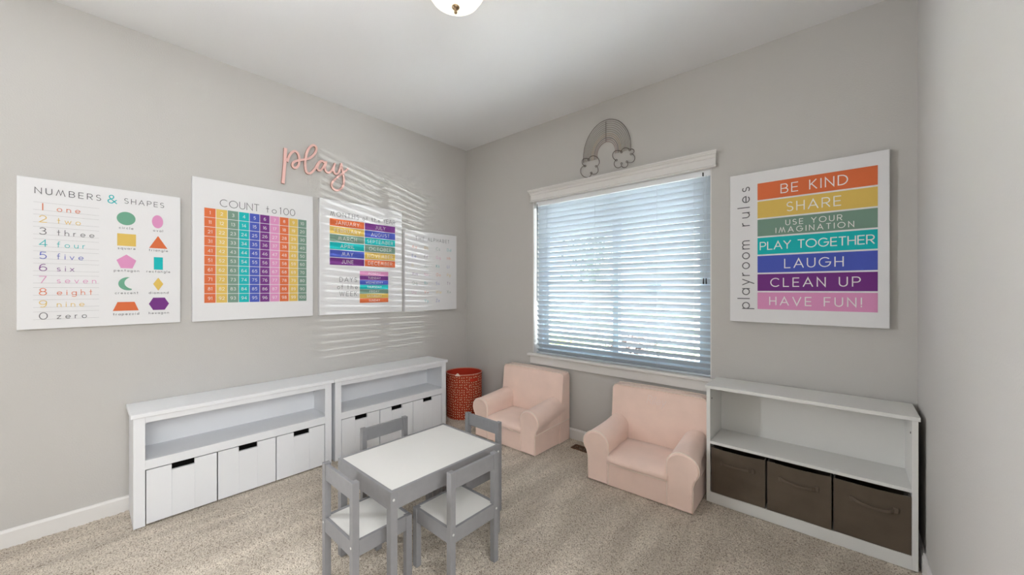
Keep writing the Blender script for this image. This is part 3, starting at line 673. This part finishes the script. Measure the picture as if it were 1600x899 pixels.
strap(math.radians(-52)+.50, math.radians(-52)+.95, HZ-.048, .003, M_redin, 'handle', 'plain red strap handle')
a = math.radians(-62); c, s = math.cos(a), math.sin(a)
def hq(du, r, z): return ((r)*c-du*s, (r)*s+du*c, z)
MB().hexa([hq(-.028, HR-.004, HZ-.008), hq(.028, HR-.004, HZ-.008), hq(.028, HR+.004, HZ-.008), hq(-.028, HR+.004, HZ-.008), hq(-.006, HR-.004, HZ+.016), hq(.006, HR-.004, HZ+.016), hq(.006, HR+.004, HZ+.016), hq(-.006, HR+.004, HZ+.016)]).build('pull_tab', M_pipe, hp, label='pale pull tab on the rim')

# ------------------------------------------------------------------ pink armchairs (local: back towards +y, front at -y)
def armchair(loc, rz, Wc, label, name_on=False, hbx=.010, taper=.55):
    t = thing('armchair', label, 'armchair', loc, rz, 'small pink upholstered armchairs')
    hw = Wc/2; wb = .140; FR = -.470; 
    def arm_prof(y, sc=1.0, h=.325, b=.034):
        cu, cz, r = .080, h-.080, .082; P = []
        P += [(0, .0), (0, .06), (0, .13), (-.001, .18)]
        for a in range(170, -41, -14):
            ar = math.radians(a); rx = (r if a > 90 else (wb-.080+b)); P.append((cu+rx*math.cos(ar)*(1 if a > 90 else 1), cz+r*math.sin(ar)))
        P += [(wb+.004, .165), (wb, .15), (wb, .08), (wb, 0)]
        m = (wb/2, .16)
        return [((u-m[0])*sc+m[0], max(0.0, (z-m[1])*sc+m[1])) for u, z in P]
    for s in (-1, 1):
        stns = [(FR+.004, .86, 0), (FR, .93, 0), (FR+.004, .975, 0), (FR+.014, 1.0, 0), (FR+.06, 1, .12), (FR+.14, 1, .35), (FR+.22, 1, .6), (FR+.30, 1, .85), (-.07, 1, 1.0)]
        rings = []
        for (y, sc, k) in stns:
            pr = arm_prof(y, sc, .325+.035*k, .034*max(0, 1-taper*k))
            ring = [(s*(hw-wb+u), y, z) for u, z in pr]
            rings.append(ring if s > 0 else ring[::-1])
        o = MB().loft(rings).build('arm', M_pink, t, smooth=True, bevel=.004)
        pr = arm_prof(0, 1.0, .325, .034)
        MB().tube([(s*(hw-wb+u), FR+.008, z) for u, z in pr], .0036, 6).build('arm_piping', M_pipe, o, smooth=True)
        MB().tube([(s*(hw+.002), FR+.012, .150), (s*(hw+.0035), FR+.2, .160), (s*(hw+max(.001, hbx+.001)), -.14, .168), (s*(hw+max(.001, hbx+.001)), -.01, .172)], .003, 6).build('side_piping', M_pipe, o, smooth=True)
    iw = hw-wb
    def puff(x0, x1, y0, y1, z0, z1, r, nm, bul=.0):
        # softly crowned block
        N = 10; rings = []
        for i in range(N+1):
            v = i/N; y = y0+(y1-y0)*v; e = min(1, min(v, 1-v)*(y1-y0)/r); k = math.sqrt(max(0, 1-(1-e)**2))
            top = z1-r*.6*(1-k)+bul*math.sin(PI*v); ring = [(x0, y, z0)]
            for q_ in range(13):
                u = q_/12; ring.append((x0+(x1-x0)*u, y, top+bul*math.sin(PI*u)))
            ring.append((x1, y, z0)); rings.append(ring)
        return MB().loft(rings).build(nm, M_pink, t, smooth=True, bevel=.003)
    bx(-iw+.001, FR+.006, 0, iw-.001, -.10, .142).build('base', M_pink, t, smooth=True, bevel=.006)
    # seat cushion bulges over the front edge
    rings = []
    for i in range(13):
        u = -1+2*i/12; x = u*(iw+.004); bu = .010*(1-u*u)
        prof = [(FR+.010, .142), (FR-.004-bu*.5, .150), (FR-.008-bu, .163), (FR-.002-bu*.6, .180+bu*.4), (FR+.018, .192+bu), (FR+.07, .198+bu*1.2), (FR+.16, .200+bu*1.2), (FR+.25, .203+bu), (-.12, .208), (-.10, .142)]
        rings.append([(x, y, z) for y, z in prof])
    o = MB().loft(rings).build('seat_cushion', M_pink, t, smooth=True)
    MB().tube([(u*iw/6, FR+.001-.006*(1-(u/6)**2), .146) for u in range(-6, 7)], .0034, 6).build('seat_piping', M_pipe, o, smooth=True)
    # backrest: gently crowned, leaning back
    N = 14; zs_ = [0, .08, .16, .24, .32, .40, .47, .525, .545, .553, .555]
    rings = []
    hb = hw+hbx
    for z in zs_:
        fy = -.150+.055*(z/.555); rr = max(0, (z-.525)/.030); ins = .012*(1-math.sqrt(max(0, 1-rr*rr))) if rr > 0 else 0
        P = []
        for i in range(N+1):
            u = -1+2*i/N; P.append((u*(hb-ins), fy-.016*(1-u**4)*math.sin(PI*min(1, z/.5))+ins, z+(.006*(1-u*u) if z > .5 else 0)))
        for i in range(N+1):
            u = 1-2*i/N; P.append((u*(hb-ins), .0-ins, z+(.006*(1-u*u) if z > .5 else 0)))
        rings.append(P)
    o = MB().loft(rings).build('backrest', M_pink, t, smooth=True, bevel=.006)
    for yy in (-.094, -.004):
        MB().tube([(-hb+.002, yy-.004, .40), (-hb+.004, yy, .535), (-hb+.016, yy+.001, .5555)]+[(u*hb/8, yy+.001, .557+.006*(1-(u/8)**2)) for u in range(-7, 8)]+[(hb-.016, yy+.001, .5555), (hb-.004, yy, .535), (hb-.002, yy-.004, .40)], .0034, 6).build('back_piping', M_pipe, o, smooth=True)
    if name_on:
        tt = MB()
        text(tt, 'Riley', .0, 0, .050, .0058, 0, sp=.011, align='c', slant=.18, xs=.85)
        lean = math.atan2(.055, .555)
        tt2 = MB(); tt2.v = [(x-.0, 0, y) for x, y, z in tt.v]; tt2.f = tt.f; tt2.m = tt.m
        e = tt2.build('embroidery', M_thread, o, label='pale embroidered lettering'); e.location = (0, -.1085, .468); e.rotation_euler = (-.16, 0, 0)
        sd = e.modifiers.new('thick', 'SOLIDIFY'); sd.thickness = .002; sd.offset = 0
    return t
armchair((1.000, -.032, 0), 0, .640, 'small blush pink armchair beside the red dotted hamper')
armchair((2.090, -.042, 0), math.radians(2.0), .645, 'small blush pink armchair with an embroidered back beside the white shelf', True, -.006, 1.9)

# ------------------------------------------------------------------ play table and chairs
tb = thing('play_table', 'small grey play table with a white inset top', 'table', (1.496, -1.620, 0))
TX, TY, TH, LG = .231, .312, .454, .030
bx(-TX+.014, -TY+.014, TH-.012, TX-.014, TY-.014, TH-.002).build('table_top', M_table, tb, label='white inset table top')
for s in (-1, 1):
    a = TX*s; bx(a-s*.014, -TY+.0302, TH-.075, a, TY-.0302, TH).build('apron', M_grey, tb, bevel=.001)
    b = TY*s; bx(-TX+.0302, b-s*.014, TH-.075, TX-.0302, b, TH).build('apron', M_grey, tb, bevel=.001)
for sx in (-1, 1):
    for sy in (-1, 1):
        x, y = sx*TX, sy*TY
        # leg with its top corner notched under the inset top
        m = MB(); m.box(x, y, 0, x-sx*LG, y-sy*LG, TH-.0125)
        m.box(x, y, TH-.0125, x-sx*.014, y-sy*LG, TH); m.box(x-sx*.014, y, TH-.0125, x-sx*LG, y-sy*.014, TH)
        o = m.build('leg', M_grey, tb)
        v = [(sx*(TX+.0016), sy*(TY-.013)+.005*math.cos(2*PI*k/14), TH-.034+.005*math.sin(2*PI*k/14)) for k in range(14)]; v2 = [(sx*TX, p[1], p[2]) for p in v]
        MB().loft([v, v2]).build('bolt', M_bolt, o)

def chair(loc, rz, label):
    t = thing('play_chair', label, 'chair', loc, rz, 'small grey chairs around the play table')
    hw, dp, sh_, H = .140, .268, .268, .500; lg = .026
    for s in (-1, 1):
        x = s*hw
        bx(x, 0, 0, x-s*lg, .028, H).build('back_post', M_grey, t, bevel=.0015)
        bx(x, dp-.028, 0, x-s*lg, dp, sh_-.002).build('leg', M_grey, t, bevel=.0015)
        bx(x-s*.002, .0285, sh_-.062, x-s*.015, dp-.0285, sh_).build('apron', M_grey, t, bevel=.001)
        v = [(s*(hw-.013)+.0048*math.cos(2*PI*k/14), -.0015, sh_-.022+.0048*math.sin(2*PI*k/14)) for k in range(14)]; v2 = [(p[0], .001, p[2]) for p in v]
        MB().loft([v, v2]).build('bolt', M_bolt, t)
    bx(-hw+lg+.0005, .002, sh_-.062, hw-lg-.0005, .015, sh_).build('apron', M_grey, t, bevel=.001)
    bx(-hw+lg+.0005, dp-.015, sh_-.062, hw-lg-.0005, dp-.002, sh_).build('apron', M_grey, t, bevel=.001)
    bx(-hw+.0155, .0155, sh_-.012, hw-.0155, dp-.0155, sh_-.003).build('seat', M_table, t, label='white seat panel')
    bx(-hw+lg+.0005, .004, .428, hw-lg-.0005, .019, .496).build('back_rail', M_grey, t, bevel=.0015)
    return t
ch = chair((1.497, -2.042, 0), 0, 'grey play chair at the near left end of the table')
dup(ch, (1.860, -1.600, 0), PI/2, 'grey play chair on the near right side of the table, nearest the camera')
dup(ch, (1.092, -1.597, 0), -PI/2, 'grey play chair on the far side, between table and storage units')
dup(ch, (1.460, -1.158, 0), PI, 'grey play chair at the far end of the table toward the pink armchairs')

# ------------------------------------------------------------------ outdoors
GZ = -.38
def plane(name, x0, y0, x1, y1, z0, z1, m): struct(name, bx(x0, y0, z0, x1, y1, z1), m)
plane('ground_concrete', -60, .16, 60, 90, GZ-.2, GZ, M_concrete)
plane('ground_lawn', -60, 7.0, 60, 9.4, GZ-.1, GZ+.02, M_lawn)
plane('ground_lawn_verge', -60, 11.5, 60, 13.5, GZ-.1, GZ+.03, M_lawn)
plane('ground_lawn_far', -60, 19, 60, 27, GZ-.1, GZ+.03, M_lawn)
M_leaf = mat('bright leaf', (176, 186, 72), .7); M_leaf2 = mat('bronze leaf', (112, 96, 90), .7); M_leaf3 = mat('dark leaf', (70, 84, 66), .7); M_bark = mat('bark', (96, 82, 72), .9)
def bush(x, y, r, h, m, label, n=420, stem=False):
    t = thing('garden_shrub' if not stem else 'young_tree', label, 'shrub' if not stem else 'tree', (x, y, GZ))
    mb = MB(); z0 = 0 if not stem else h*.45
    for _ in range(n):
        u, v, w = random.gauss(0, .42), random.gauss(0, .42), random.random()
        c = Vector((u*r, v*r, z0+(h-z0)*w)); s = .05+.05*random.random()*(1+r)
        a = Vector((random.gauss(0, 1), random.gauss(0, 1), random.gauss(0, 1))).normalized(); b = a.orthogonal().normalized()
        mb.add([c-a*s, c+b*s*.45, c+a*s, c-b*s*.45], [(0, 1, 2, 3)])
    mb.build('foliage', m, t, kind='stuff')
    MB().tube([(0, 0, -.02), (.01, .02, h*.5), (0, 0, h*.8)], [.03, .022, .008] if stem else [.02, .012, .006], 8).build('trunk', M_bark, t)
bush(-1.0, 3.0, .45, .62, M_leaf, 'yellow-green shrub outside the left part of the window')
bush(-.05, 4.3, .5, .72, M_leaf2, 'bronze-leaved shrub outside beside the yellow-green shrub')
bush(-6.5, 14, 1.3, 4.2, M_leaf3, 'young street tree seen through the left half of the window', 500, True)
hs = thing('house', 'pale house across the street beyond the window', 'house', (-8, 32, GZ))
bx(-9, 0, 0, 9, 8, 3.0).build('house_wall', mat('pale siding', (222, 214, 202), .8), hs)
MB().hexa([(-9.6, -.6, 3.0), (9.6, -.6, 3.0), (9.6, 8.6, 3.0), (-9.6, 8.6, 3.0), (-8, 3.6, 5.4), (8, 3.6, 5.4), (8, 4.4, 5.4), (-8, 4.4, 5.4)]).build('roof', mat('shingle roof', (150, 142, 136), .9), hs)
for x in (-6.5, -3, 4.6): bx(x, -.05, 1.0, x+1.5, .02, 2.3).build('window', mat('far window', (96, 108, 122), .3), hs)
bx(.2, -.06, 0, 3.2, .02, 2.3).build('garage_door', mat('garage door', (240, 238, 232), .6), hs)
fn = thing('picket_fence', 'low pale fence across the street seen between the slats', 'fence', (0, 28, GZ))
mw = mat('fence paint', (214, 208, 198), .7)
for x in range(-16, 14, 2): bx(x, 0, 0, x+.14, .12, 1.2).build('fence_post', mw, fn)
for z in (.35, 1.0): bx(-16, .03, z, 12.2, .09, z+.1).build('fence_rail', mw, fn)
